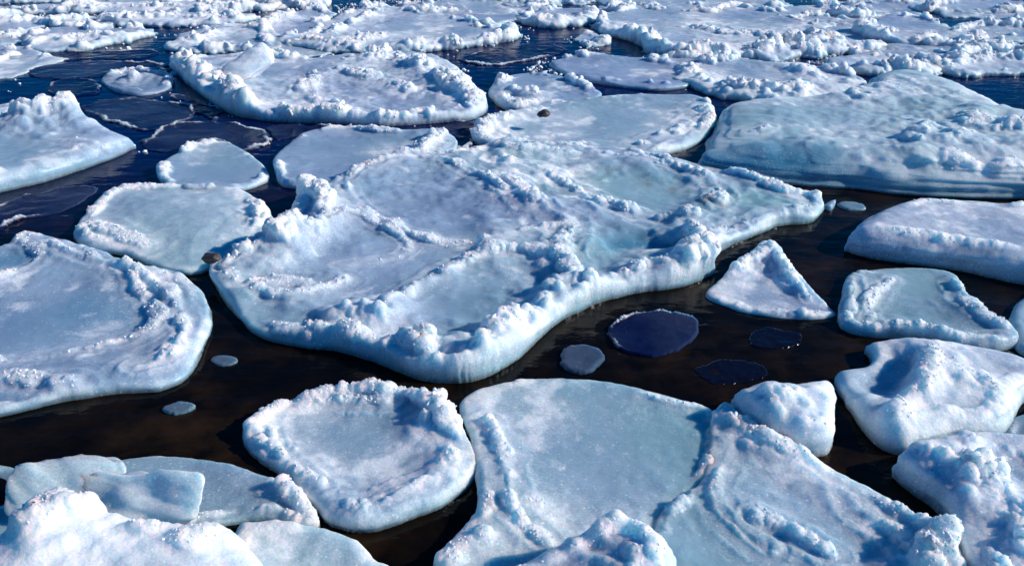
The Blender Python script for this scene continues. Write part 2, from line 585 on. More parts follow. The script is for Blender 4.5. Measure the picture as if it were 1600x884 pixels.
    if sel.any():
        x = X[sel]; y = Y[sel]
        wx = x + 0.5 * lump * fbm(x / lump * 0.8, y / lump * 0.8, seed + 5, 2)
        wy = y + 0.5 * lump * fbm(x / lump * 0.8 + 40, y / lump * 0.8, seed + 6, 2)
        c1 = max(lump * 1.5, sp * 2.8)
        c2 = max(lump * 0.75, sp * 1.9)
        rr = 0.2 + 0.8 * sstep(-0.30, 0.30, fbm(x * 2.6 + 3, y * 2.6, seed + 12, 3))
        L1 = lumps(wx, wy, c1, seed + 1)
        L2 = lumps(wx, wy, c2, seed + 2)
        oc = int(np.clip(math.log2(lump * 3.0 / (sp * 2.0)) + 1, 2, 5))
        B = billow(wx / (lump * 3.0), wy / (lump * 3.0), seed + 4, oc, 0.6)
        sm = np.minimum(tot[sel], 1.1)
        H[sel] += B * amp[sel] * (0.35 + 0.35 * rr) + rough * rr * (0.60 * L1 + 0.55 * L2) * sm * np.minimum(amp[sel] / 0.035, 1.0)
    P += Nn * (H * (0.25 + 0.75 * sstep(0.1, 0.6, t)))[..., None]
    # attributes
    wt = sstep(0.035, 0.005, P[..., 2]) * (1 - sstep(0.5, 0.9, t)) if h > 0.05 else np.zeros_like(d)
    pat = fbm(X * 1.6 + 5, Y * 1.6, seed + 101, 5)
    pat2 = fbm(X * 8.0 + 5, Y * 8.0, seed + 103, 4)
    side = sstep(-0.1, 0.4, t) * (1 - top)
    sn = snw + (0.22 * sstep(-0.1, 0.45, pat) + 0.45 * sstep(0.15, 0.6, pat * 0.6 + pat2 * 0.7)) * top * (1 - thin) * (0.35 if thin > 0.05 else 1)
    sn = np.clip(sn * (1 - 0.7 * wt) + side * (1 - wt) * (0.28 + 0.5 * pat2) * (1 - thin) + snow, 0, 1)
    sn = sn * (1 - 0.85 * clr_shade)
    th = np.clip(thin + 0.10 * pat, 0, 1)
    tn = np.clip(tint + 0.5 * fbm(X * 0.8, Y * 0.8, seed + 107, 3) + 0.35 * (1 - top) + tfield, 0, 1)
    # faces
    ok = d > -wl_ * 0.98
    kk = ok[:-1, :-1] & ok[1:, :-1] & ok[:-1, 1:] & ok[1:, 1:]
    ids = np.arange(nxn * nyn).reshape(nyn, nxn)
    F = np.stack([ids[:-1, :-1][kk], ids[:-1, 1:][kk], ids[1:, 1:][kk], ids[1:, :-1][kk]], 1)
    used = np.zeros(nxn * nyn, bool); used[F.ravel()] = True
    remap = np.cumsum(used) - 1
    V = P.reshape(-1, 3)[used]
    org = np.array([cen[0], cen[1], 0.0])
    me = mesh_np(name, V - org, remap[F], mat or ICE)
    for an, av in (("snow", sn), ("thin", th), ("tint", tn), ("wet", wt), ("clear_shade", clr_shade), ("dirt", dfield)):
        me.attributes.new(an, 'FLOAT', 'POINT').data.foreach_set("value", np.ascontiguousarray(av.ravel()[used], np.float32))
    ob = link(name, me, loc=org)
    ob["label"] = label; ob["category"] = category
    if group:
        ob["group"] = group
    POLYS.append(L)
    nt_ = 2 * len(F)
    # loose clumps heaped on each ridge, a part of their own
    flat = P.reshape(-1, 3); fn = Nn.reshape(-1, 3)
    for mm, ll, lab, sw, soft in msk:
        if ll < 0.02 or crumb <= 0:
            continue
        wgt = np.where((mm > 0.50) & (d > wl_ * 0.30), np.clip(mm, 0, 1) ** 1.5, 0).ravel()
        tw = wgt.sum()
        if tw <= 0:
            continue
        area = tw * sp * sp
        rmin = max(0.95 * pxm, 0.004)
        n = int(min(crumb * 0.45 * area / (rmin * 2.2) ** 2, 2200))
        if n < 4:
            continue
        pick = rs.choice(len(wgt), n, p=wgt / tw)
        R = np.clip(rmin * rs.uniform(0.02, 1, n) ** -0.45, rmin, min(rmin * 1.9, max(ll * 0.5, rmin * 1.2)))
        C = flat[pick] + fn[pick] * (R * rs.uniform(-0.85, -0.05, n))[:, None]
        cv, cf = crumbs(C - org, R, rs, pxm)
        cm = mesh_np("snow_crumbs", cv, cf, SNOW, smooth=False)
        co = link("snow_crumbs", cm, parent=ob)
        co["kind"] = "stuff"
        if lab:
            co["label"] = lab
        nt_ += len(cf)
        # the bigger clumps one by one
        rb = max(3.1 * pxm, 0.016) if sw > 0.7 else 0.0
        if rb < 3.0 * pxm:
            continue
        nb = int(min(crumb * 0.06 * area / (rb * rb), 6)) if sw > 0.7 else 0
        if nb < 1:
            continue
        wg2 = wgt ** 2
        for q in rs.choice(len(wgt), nb, p=wg2 / wg2.sum()):
            r = rb * rs.uniform(0.7, 1.5)
            p = flat[q] - org + fn[q] * r * rs.uniform(-0.65, -0.2)
            bo = link("snow_clump", CLUMP[rs.randint(len(CLUMP))], parent=ob, loc=p)
            bo.rotation_euler = rs.uniform(0, 6.28, 3)
            bo.scale = (r, r * rs.uniform(0.7, 1.1), r * rs.uniform(0.7, 1.1))
    TRIS[0] += nt_
    return ob

def block(name, label, cat, px, z, dims, rot, seed, snow=0.75, tint=0.4, pw=5.0, wear=0.045, skew=0.16):
    """a solid broken block of ice, its corners worn round"""
    import bmesh
    bm = bmesh.new()
    bmesh.ops.create_cube(bm, size=2.0)
    bmesh.ops.subdivide_edges(bm, edges=bm.edges[:], cuts=22, use_grid_fill=True)
    V = np.array([v.co[:] for v in bm.verts]); Fc = np.array([[v.index for v in f.verts] for f in bm.faces])
    bm.free()
    n4 = (np.abs(V) ** pw).sum(1) ** (1.0 / pw)
    V = V / n4[:, None]
    rs = np.random.RandomState(seed)
    for a, b in ((0, 1), (1, 2), (2, 0)):
        V[:, a] *= 1 + skew * V[:, b] * rs.uniform(-1, 1)
    nrm = V / np.linalg.norm(V, axis=1)[:, None]
    g = fbm(V[:, 0] * 2 + V[:, 2], V[:, 1] * 2 - V[:, 2] * 1.3, seed, 5)
    V = V * np.array(dims) * 0.5 + nrm * (wear * g)[:, None]
    x, y = unproject(px[0], px[1], z)
    me = mesh_np(name, V, Fc, ICE)
    for an, av in (("snow", snow), ("thin", 0.0), ("tint", tint), ("wet", 0.0), ("clear_shade", 0.0), ("dirt", 0.0)):
        me.attributes.new(an, 'FLOAT', 'POINT').data.foreach_set("value", np.full(len(V), av, np.float32))
    o = link(name, me, loc=(float(x), float(y), z))
    o.rotation_euler = rot
    o["label"] = label; o["category"] = cat
    return o

CLUMP[:] = [mesh_np("snow_clump", V, Fc, SNOW) for V, Fc in CR_BIG]
# ------------------------------------------------------------------ the water
S = 400.0
me = bpy.data.meshes.new("sea_water")
me.from_pydata([(-S, -20, 0), (S, -20, 0), (S, 2 * S, 0), (-S, 2 * S, 0)], [], [(0, 1, 2, 3)])
me.materials.append(WATER)
sea = link("sea_water", me)
sea["kind"] = "structure"

# ------------------------------------------------------------------ floes, near to far
F = "ice floe"
G1 = "pancake ice floes afloat"
# --- the large floe in the middle
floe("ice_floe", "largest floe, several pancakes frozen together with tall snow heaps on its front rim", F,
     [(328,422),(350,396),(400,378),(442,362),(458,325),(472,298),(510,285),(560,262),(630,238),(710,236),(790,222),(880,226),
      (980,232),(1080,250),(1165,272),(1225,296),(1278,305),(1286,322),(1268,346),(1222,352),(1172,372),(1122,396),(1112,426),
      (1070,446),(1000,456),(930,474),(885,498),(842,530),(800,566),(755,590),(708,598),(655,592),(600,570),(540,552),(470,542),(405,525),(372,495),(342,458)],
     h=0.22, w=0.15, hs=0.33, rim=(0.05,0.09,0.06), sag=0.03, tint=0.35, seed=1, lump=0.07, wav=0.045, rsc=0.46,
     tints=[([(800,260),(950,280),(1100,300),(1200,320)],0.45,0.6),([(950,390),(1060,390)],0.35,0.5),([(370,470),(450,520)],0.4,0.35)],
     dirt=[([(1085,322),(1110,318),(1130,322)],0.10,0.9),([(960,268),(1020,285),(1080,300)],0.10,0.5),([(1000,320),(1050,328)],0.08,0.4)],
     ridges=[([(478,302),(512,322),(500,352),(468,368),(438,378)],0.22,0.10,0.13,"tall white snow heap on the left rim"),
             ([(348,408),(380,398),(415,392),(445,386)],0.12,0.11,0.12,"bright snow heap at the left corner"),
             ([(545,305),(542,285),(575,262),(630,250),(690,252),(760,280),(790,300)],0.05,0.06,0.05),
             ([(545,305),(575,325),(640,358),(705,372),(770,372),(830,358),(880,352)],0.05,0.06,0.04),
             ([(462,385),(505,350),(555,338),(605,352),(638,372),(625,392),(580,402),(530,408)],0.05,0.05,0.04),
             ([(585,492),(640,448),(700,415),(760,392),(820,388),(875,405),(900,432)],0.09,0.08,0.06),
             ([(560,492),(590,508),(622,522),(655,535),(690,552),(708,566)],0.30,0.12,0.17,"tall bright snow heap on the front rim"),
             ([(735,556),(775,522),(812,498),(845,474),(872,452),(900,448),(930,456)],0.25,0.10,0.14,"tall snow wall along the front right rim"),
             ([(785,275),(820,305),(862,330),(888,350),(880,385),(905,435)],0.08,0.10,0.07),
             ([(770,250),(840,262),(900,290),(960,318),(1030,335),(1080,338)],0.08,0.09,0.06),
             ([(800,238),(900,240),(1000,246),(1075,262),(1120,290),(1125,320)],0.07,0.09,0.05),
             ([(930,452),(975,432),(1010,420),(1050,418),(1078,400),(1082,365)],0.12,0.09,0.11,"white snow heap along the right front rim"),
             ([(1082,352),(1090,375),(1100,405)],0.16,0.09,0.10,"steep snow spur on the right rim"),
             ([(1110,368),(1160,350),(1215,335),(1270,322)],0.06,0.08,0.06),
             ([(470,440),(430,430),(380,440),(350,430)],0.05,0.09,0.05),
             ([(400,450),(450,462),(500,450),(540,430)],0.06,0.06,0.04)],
     hollows=[([(970,378),(1010,376),(1050,385)],0.16,0.15,0.8),([(760,490),(800,465)],0.08,0.2,0.1),([(960,285),(1040,300)],0.06,0.25,0.0),([(520,455),(600,440)],0.05,0.2,0.0)])  # first hollow is clear ice; second has the heap's shadow tinted in
# --- left side
floe("ice_floe", "pale smooth floe behind the largest floe, its back edge rounded and frosted", F,
     [(428,248),(448,225),(480,206),(540,196),(600,203),(655,203),(692,207),(714,224),(700,244),(655,262),(600,282),(530,302),(470,296),(436,286)],
     h=0.15, w=0.10, rim=(0.06,0.08,0.05), tint=0.2, seed=2, lump=0.055,
     ridges=[([(655,240),(672,222),(695,212)],0.10,0.09,0.09)])
floe("ice_floe", "small rounded floe with knobbly rim touching the greenish floe in front", F,
     [(248,264),(264,245),(300,226),(350,221),(398,243),(417,262),(416,284),(370,300),(300,304),(255,288)],
     h=0.13, w=0.09, rim=(0.07,0.08,0.07), tint=0.5, seed=3, lump=0.06, snow=0.05)
floe("ice_floe", "domed greenish white floe with a dark stone at its front edge", F,
     [(118,352),(148,312),(190,291),(260,287),(330,288),(388,297),(414,320),(426,350),(414,382),(380,402),(338,416),(310,428),(268,428),(205,402),(150,392),(120,376)],
     h=0.20, w=0.16, rim=(0.03,0.08,0.04), tint=0.75, seed=4, sag=-0.05, snow=0.22, lump=0.05,
     ridges=[([(392,360),(405,345),(398,328)],0.08,0.07,0.08),([(150,350),(200,372),(240,385)],0.04,0.08,0.04)])
floe("ice_floe", "wide flat floe at the left edge with curved double snow ridges", F,
     [(-90,392),(0,384),(40,367),(100,373),(160,393),(230,418),(282,424),(312,450),(330,490),(320,540),(296,585),(252,611),(180,616),(100,626),(40,640),(-20,655),(-140,680),(-190,600),(-160,480)],
     h=0.17, w=0.13, rim=(0.025,0.08,0.035), tint=0.15, seed=5, lump=0.06, sag=0.03,
     ridges=[([(85,385),(140,405),(200,420),(240,440),(275,470),(290,510),(285,540)],0.08,0.06,0.07,"outer curved snow ridge"),
             ([(195,415),(215,445),(240,480),(245,500),(215,520),(150,535),(60,550),(0,560),(-60,560)],0.06,0.05,0.055,"inner curved snow ridge"),
             ([(-60,600),(0,590),(60,590),(110,605)],0.08,0.08,0.05),
             ([(215,575),(250,565),(285,545)],0.06,0.06,0.06),
             ([(-60,440),(10,425),(50,410),(60,392),(30,378)],0.05,0.06,0.03)],
     hollows=[([(-10,408),(25,402)],0.08,0.2,0.6),([(130,478),(200,490)],0.05,0.3,0.45),([(40,500),(120,500)],0.04,0.4,0.25)])
floe("ice_floe", "thick smooth floe at the left edge with a raised snow band on its back", F,
     [(-120,160),(0,160),(60,158),(112,152),(128,182),(178,198),(210,216),(190,240),(120,266),(60,285),(0,298),(-120,325),(-220,290),(-200,200)],
     h=0.24, w=0.22, hs=0.7, ws=0.8, rim=(0.02,0.07,0.03), tint=0.2, seed=6, lump=0.06,
     ridges=[([(-80,180),(0,178),(60,178),(105,172)],0.40,0.13,0.05,"raised band of old snow"),([(185,222),(150,222),(120,218)],0.04,0.08,0.05)])
# --- right side
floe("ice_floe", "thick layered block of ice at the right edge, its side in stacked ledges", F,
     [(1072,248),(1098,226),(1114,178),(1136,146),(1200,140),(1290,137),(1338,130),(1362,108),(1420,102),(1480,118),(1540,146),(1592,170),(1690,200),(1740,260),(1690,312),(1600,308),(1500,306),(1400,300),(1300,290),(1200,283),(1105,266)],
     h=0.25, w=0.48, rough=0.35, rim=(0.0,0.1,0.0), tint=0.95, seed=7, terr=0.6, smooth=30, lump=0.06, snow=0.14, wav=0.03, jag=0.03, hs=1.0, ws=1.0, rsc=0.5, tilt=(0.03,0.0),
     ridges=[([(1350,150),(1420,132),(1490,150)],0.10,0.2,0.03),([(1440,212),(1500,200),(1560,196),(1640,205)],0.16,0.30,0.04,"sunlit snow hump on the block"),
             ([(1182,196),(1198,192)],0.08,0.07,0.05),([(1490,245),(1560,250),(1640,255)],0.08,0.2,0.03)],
     hollows=[([(1110,235),(1180,232),(1260,238)],0.0,0.34,0.9),([(1120,262),(1250,275),(1400,285),(1500,292)],0.0,0.24,0.85)])  # turquoise ice, with the shade of the front painted into it
floe("ice_floe", "broad pale floe with a small dark stone lying on it", F,
     [(738,216),(746,192),(785,178),(850,164),(920,151),(1000,146),(1080,148),(1112,163),(1119,190),(1102,216),(1052,240),(1000,246),(930,240),(860,236),(800,230),(752,228)],
     h=0.20, w=0.14, rim=(0.03,0.10,0.05), tint=0.6, seed=8, lump=0.06, snow=0.12, sag=0.04,
     ridges=[([(1000,222),(1050,205),(1090,185),(1105,168)],0.07,0.12,0.05),([(775,195),(800,210),(850,214),(890,205)],0.03,0.08,0.02),([(750,210),(765,190),(790,182)],0.06,0.1,0.06)])
floe("ice_floe", "smooth thick floe at the right edge with a plain rounded front", F,
     [(1314,376),(1334,345),(1370,320),(1418,303),(1460,303),(1540,307),(1600,309),(1700,318),(1790,380),(1720,455),(1600,441),(1500,421),(1400,407),(1340,396)],
     h=0.24, w=0.26, hs=0.85, ws=0.8, rim=(0.025,0.06,0.035), tint=0.15, seed=9, lump=0.05, snow=0.22, sag=0.0, wav=0.012)
floe("ice_floe", "small triangular floe with snow crests rising to a peak", F,
     [(1104,460),(1132,430),(1170,410),(1200,392),(1236,424),(1272,455),(1306,486),(1282,498),(1210,496),(1148,484)],
     h=0.12, w=0.09, rim=(0.10,0.07,0.08), tint=0.3, seed=10, lump=0.05, tilt=(0,0.10),
     ridges=[([(1150,425),(1180,412),(1200,404)],0.08,0.05,0.08),([(1205,402),(1235,435),(1265,462)],0.08,0.05,0.07),([(1150,475),(1190,480),(1240,482)],0.03,0.05,0.03)])
floe("ice_floe", "pan-shaped translucent floe with curled rims right of the triangular floe", F,
     [(1316,445),(1328,428),(1380,417),(1440,417),(1490,428),(1512,460),(1542,490),(1589,525),(1576,546),(1500,546),(1430,532),(1360,526),(1310,506)],
     h=0.12, w=0.08, rim=(0.06,0.06,0.05), tint=0.65, thin=0.10, seed=11, lump=0.05,
     ridges=[([(1332,435),(1330,470),(1325,495)],0.06,0.05,0.06),([(1395,435),(1368,455),(1355,480),(1360,495)],0.05,0.05,0.04),
             ([(1370,505),(1430,520),(1500,528),(1560,530)],0.06,0.06,0.05),([(1490,440),(1515,478),(1560,515)],0.06,0.06,0.05)])
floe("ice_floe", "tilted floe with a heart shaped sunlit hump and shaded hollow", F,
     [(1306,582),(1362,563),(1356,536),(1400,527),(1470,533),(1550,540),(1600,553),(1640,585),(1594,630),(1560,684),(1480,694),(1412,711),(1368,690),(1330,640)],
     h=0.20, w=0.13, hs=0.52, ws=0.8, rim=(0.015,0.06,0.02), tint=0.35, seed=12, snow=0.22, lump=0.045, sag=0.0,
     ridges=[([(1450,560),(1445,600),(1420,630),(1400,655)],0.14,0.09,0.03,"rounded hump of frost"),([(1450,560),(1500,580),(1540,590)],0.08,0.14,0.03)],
     hollows=[([(1375,598),(1400,580),(1405,560)],0.20,0.13,0.4)])  # the hump's blue shadow is painted into this hollow
floe("ice_block", "lumpy white ice block wedged beside the bottom right floe", "ice block",
     [(1142,618),(1165,606),(1200,600),(1260,594),(1300,594),(1304,650),(1296,704),(1255,713),(1200,692),(1160,662)],
     h=0.22, w=0.12, hs=0.62, rsc=0.38, ws=0.7, rim=(0.03,0.06,0.03), tint=0.5, seed=13, snow=0.25, lump=0.06, sag=-0.02,
     ridges=[([(1185,622),(1215,628),(1265,632)],0.16,0.09,0.05,"humped snow crest"),([(1200,640),(1225,670)],0.08,0.06,0.05)])
floe("ice_floe", "rounded floe just entering at the right edge below the smooth thick floe", F,
     [(1579,492),(1598,462),(1640,445),(1690,480),(1680,560),(1602,556),(1582,525)], h=0.16, w=0.12, rim=(0.02,0.06,0.03), tint=0.4, seed=14)
floe("ice_lump", "grey lump of ice at the right edge between two floes", "ice lump",
     [(1564,668),(1580,650),(1630,645),(1650,690),(1600,700),(1570,690)], h=0.08, w=0.07, rim=(0.01,0.04,0.02), tint=0.4, thin=0.3, seed=15)
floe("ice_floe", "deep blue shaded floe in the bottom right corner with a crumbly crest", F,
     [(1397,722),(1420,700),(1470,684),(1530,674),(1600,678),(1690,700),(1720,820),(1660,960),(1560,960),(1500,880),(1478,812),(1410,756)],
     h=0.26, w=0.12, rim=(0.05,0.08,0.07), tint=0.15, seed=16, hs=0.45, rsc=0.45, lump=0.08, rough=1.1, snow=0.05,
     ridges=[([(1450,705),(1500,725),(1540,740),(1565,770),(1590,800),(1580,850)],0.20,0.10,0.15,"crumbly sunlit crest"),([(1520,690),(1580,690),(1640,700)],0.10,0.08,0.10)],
     hollows=[([(1590,720),(1620,740)],0.16,0.15,0.5)])  # blue shade inside the pan, painted into the ice colour
# --- bottom
floe("ice_floe", "flat grey green floe at the bottom centre, nearly bare of snow", F,
     [(720,632),(748,606),(800,592),(880,587),(960,596),(1050,618),(1118,642),(1130,690),(1112,750),(1045,800),(1022,860),(1000,930),(900,950),(760,940),(680,890),(700,850),(738,800),(744,740),(736,690)],
     h=0.17, w=0.10, rim=(0.025,0.05,0.035), tint=0.85, seed=17, lump=0.05, thin=0.0, snow=0.08, sag=0.03, wav=0.012,
     ridges=[([(760,660),(785,700),(795,750),(800,800),(850,840)],0.05,0.06,0.06,"low band of frost along the left side"),
             ([(700,870),(730,850),(760,840)],0.06,0.08,0.06),([(830,790),(900,820),(960,820)],0.02,0.08,0.03)])
floe("ice_floe", "big pan in the bottom right with a crumbly back rim and frosted middle", F,
     [(1112,650),(1140,634),(1180,672),(1250,700),(1310,735),(1370,765),(1430,800),(1480,835),(1500,880),(1510,960),(1300,990),(1080,980),(1015,900),(1010,830),(1040,785),(1095,745)],
     h=0.20, w=0.09, rim=(0.05,0.07,0.06), tint=0.7, seed=18, lump=0.06, sag=0.03,
     ridges=[([(1125,645),(1165,668),(1195,690)],0.12,0.07,0.11,"snow heap on the back corner"),([(1200,695),(1300,740),(1400,795),(1470,840)],0.05,0.06,0.06),
             ([(1190,810),(1230,825),(1290,855)],0.07,0.07,0.07,"frost patch in the middle"),([(1140,700),(1120,750),(1130,800),(1200,850)],0.04,0.06,0.05),
             ([(1330,780),(1380,815),(1440,860)],0.05,0.07,0.07),([(1450,880),(1475,850)],0.10,0.07,0.10)])
floe("ice_floe", "round cup shaped floe with a crumbly snow rim all around", F,
     [(384,692),(390,655),(430,630),(500,613),(580,607),(650,611),(700,640),(735,690),(741,740),(702,786),(640,812),(572,834),(520,822),(490,790),(450,752),(400,722)],
     h=0.17, w=0.10, rim=(0.09,0.07,0.09), tint=0.2, seed=19, lump=0.06, sag=0.03,
     ridges=[([(672,655),(690,690),(700,720)],0.13,0.06,0.12,"snow heap on the right rim"),([(410,655),(450,640),(520,625),(600,622)],0.05,0.06,0.07),
             ([(525,790),(560,795),(620,775),(670,755)],0.09,0.06,0.08,"snow crest on the front rim"),([(420,665),(440,710),(500,760)],0.05,0.05,0.07)])
floe("ice_floe", "dull green translucent floe behind the broken slabs at bottom left", F,
     [(120,742),(160,722),(210,713),(262,710),(340,718),(410,740),(462,772),(500,820),(470,828),(390,816),(300,830),(200,835),(130,825)],
     h=0.10, w=0.07, rim=(0.04,0.06,0.05), tint=0.95, thin=0.12, seed=20, lump=0.05, snow=0.12,
     ridges=[([(440,765),(470,790),(485,815)],0.05,0.05,0.06)])
R_ = math.radians
block("ice_slab", "left one of two pale slabs leaning behind the snow heap at bottom left", "ice slab", (108,768), 0.10, (0.46,0.09,0.30), (R_(-50),R_(4),R_(6)), 21, snow=0.42, tint=0.9, pw=7.0, wear=0.04, skew=0.3)
block("ice_slab", "longer right one of two pale slabs leaning behind the snow heap at bottom left", "ice slab", (205,782), 0.12, (0.70,0.08,0.26), (R_(-52),R_(-9),R_(-8)), 22, snow=0.50, tint=0.8, pw=7.0, wear=0.04, skew=0.3)
floe("ice_heap", "bright snow covered ice heap filling the bottom left corner", "ice heap",
     [(-60,900),(-20,850),(25,828),(60,812),(105,795),(150,798),(220,806),(300,808),(366,810),(392,838),(425,880),(450,960),(380,1020),(100,1030),(-60,990)],
     h=0.30, w=0.14, rim=(0.03,0.08,0.05), tint=0.4, seed=22, hs=0.85, rsc=0.5, ws=1.0, rough=0.7, snow=0.42, lump=0.08, sag=-0.05, wav=0.04,
     ridges=[([(60,840),(105,815),(130,810)],0.12,0.09,0.06,"snow knob on the back"),([(60,860),(160,850),(300,850),(360,840)],0.08,0.08,0.04)])
floe("ice_slab", "pale green smooth slab between the snow heap and the dark gap at the bottom", "ice slab",
     [(372,824),(400,814),(445,814),(500,824),(560,842),(590,870),(620,888),(640,960),(560,1010),(400,1010),(360,900)],
     h=0.18, w=0.07, rim=(0.01,0.05,0.02), tint=0.95, seed=23, snow=0.32, wav=0.015)
floe("ice_slab", "tilted smooth slab with a sunlit snow tip at the bottom centre edge", "ice slab",
     [(690,900),(760,880),(850,850),(920,818),(965,806),(1010,828),(1055,855),(1064,900),(1050,980),(900,1000),(720,980)],
     h=0.30, w=0.10, rim=(0.02,0.06,0.03), tint=0.4, seed=24, hs=0.8, rsc=0.8, ws=1.0, rough=1.3, snow=0.15, tilt=(0.10,0.05), sag=0.0,
     ridges=[([(955,830),(990,840),(1015,860)],0.10,0.08,0.07,"sunlit snow tip")])
floe("ice_floe", "dim rounded floe at the left edge beside the tilted slab", F,
     [(-70,760),(-20,728),(20,730),(44,752),(34,782),(0,800),(-60,810)], h=0.07, w=0.07, rim=(0.015,0.05,0.02), tint=0.7, thin=0.25, seed=25)
floe("ice_floe", "small frosty floe at the left edge in front of the tilted slab", F,
     [(-70,830),(-20,795),(20,788),(56,800),(60,825),(20,850),(-50,870)], h=0.10, w=0.07, rim=(0.02,0.05,0.03), tint=0.8, seed=26)
# --- thin dark pancakes and slush in the open lead
DP = "thin ice disc"
floe("thin_ice_disc", "dark blue thin ice disc with a pale rim, floating in the open lead", DP,
     [(948,522),(965,502),(1000,490),(1045,487),(1080,494),(1092,510),(1085,532),(1055,550),(1010,557),(970,548)],
     h=0.018, w=0.03, rim=(0.008,0.012,0.04), tint=0.1, thin=0.95, seed=27, lump=0.02, wav=0.002, sag=0.003, jag=0.012, rag=0.02, hs=1.1, rimmod=lambda X, Y: 1.3)
floe("thin_ice_disc", "small greyish ice disc beside the dark blue disc", DP,
     [(876,560),(885,543),(908,537),(935,543),(946,558),(935,577),(908,585),(885,578)],
     h=0.03, w=0.05, rim=(0.008,0.02,0.015), tint=0.5, thin=0.84, seed=28, lump=0.02, wav=0.002, sag=0.0, jag=0.012, rag=0.02, hs=0.8)
floe("thin_ice_disc", "faint dark disc barely showing under the triangular floe", DP,
     [(1165,528),(1185,514),(1220,512),(1250,522),(1245,538),(1215,546),(1180,544)],
     h=0.010, w=0.02, rim=(0.0,0.02,0.0), tint=0.1, thin=0.985, seed=29, wav=0.001, sag=0.0, jag=0.012, rag=0.03, mat=SUNKEN)
floe("thin_ice_disc", "faint dark disc behind the bottom centre floe", DP,
     [(1085,578),(1110,564),(1150,560),(1190,570),(1195,585),(1160,598),(1110,598)],
     h=0.010, w=0.02, rim=(0.0,0.02,0.0), tint=0.1, thin=0.985, seed=30, wav=0.001, sag=0.0, jag=0.012, rag=0.03, mat=SUNKEN)
floe("slush_patch", "pale slush patch in the dark lead above the bottom left floes", "slush",
     [(254,640),(268,630),(292,627),(305,635),(295,646),(270,651)], h=0.015, w=0.03, rim=(0.0,0.02,0.0), thin=0.62, tint=0.9, seed=31, snow=0.05, jag=0.015, rag=0.02, hs=1.2, sag=0, wav=0.001)
floe("slush_patch", "tiny slush patch below the gap between the two big floes", "slush",
     [(334,562),(348,556),(366,558),(369,566),(350,571)], h=0.012, w=0.03, rim=(0.0,0.02,0.0), thin=0.66, tint=0.9, seed=32, jag=0.012, rag=0.02, hs=1.2, sag=0, wav=0.001)
floe("ice_sliver", "thin sliver of ice off the right tip of the largest floe", "ice sliver",
     [(1288,322),(1300,312),(1306,314),(1298,328)], h=0.05, w=0.03, rim=(0.01,0.02,0.02), tint=0.5, thin=0.2, seed=33, jag=0.005, sag=0, wav=0.001, hs=0.9)
floe("slush_patch", "grey slush beside the smooth thick floe at right", "slush",
     [(1308,320),(1322,314),(1350,318),(1352,328),(1325,330)], h=0.02, w=0.03, rim=(0.0,0.02,0.0), tint=0.4, thin=0.45, seed=34, jag=0.015, hs=1.0, sag=0, wav=0.001)
# --- middle distance
floe("ice_floe", "broad floe left of centre carrying an upturned white slab", F,
     [(264,98),(300,88),(380,82),(440,84),(540,94),(618,78),(670,84),(712,105),(746,140),(763,166),(740,186),(680,192),(600,197),(520,194),(430,190),(360,178),(320,152),(290,130)],
     h=0.26, w=0.18, rim=(0.07,0.16,0.09), tint=0.25, seed=40, lump=0.08, snow=0.10, rsc=0.6, crumb=1.2,
     ridges=[([(290,105),(330,122),(370,142),(385,160)],0.18,0.16,0.14,"steep snow bank on the left rim"),
             ([(490,115),(480,135),(505,155),(560,172)],0.08,0.14,0.06),([(600,90),(650,95),(700,125),(735,155)],0.14,0.16,0.12,"crumbly right rim"),
             ([(450,178),(560,186),(680,182)],0.06,0.14,0.10),([(540,110),(600,125),(640,140)],0.08,0.14,0.08)])
block("ice_slab", "upturned bright white slab standing on the broad floe left of centre", "ice slab", (384,106), 0.22, (0.72,0.26,0.30), (math.radians(-25), math.radians(-30), math.radians(24)), 41, pw=4.0)
floe("ice_floe", "small floe with a pale lump right of the dark water gap", F,
     [(764,142),(786,120),(840,112),(900,124),(940,146),(915,160),(850,170),(790,172)], h=0.16, w=0.11, rim=(0.09,0.11,0.10), tint=0.2, seed=42, lump=0.09,
     ridges=[([(805,140),(830,146)],0.12,0.10,0.10)])
floe("ice_floe", "low crumbly floe bordering the dark water hole at upper right", F,
     [(858,100),(900,86),(980,88),(1042,94),(1085,108),(1100,130),(1030,142),(940,132),(885,118)], h=0.18, w=0.12, rim=(0.08,0.14,0.11), tint=0.2, seed=43, lump=0.10)
floe("ice_floe", "small low floe with one round white knob in the blue water at left", F,
     [(160,122),(190,112),(240,112),(272,122),(262,140),(220,150),(175,142)], h=0.10, w=0.10, rim=(0.05,0.10,0.07), tint=0.2, thin=0.2, seed=44, lump=0.09,
     ridges=[([(204,124),(212,120)],0.16,0.10,0.05)])
NT = "thin ice sheet"
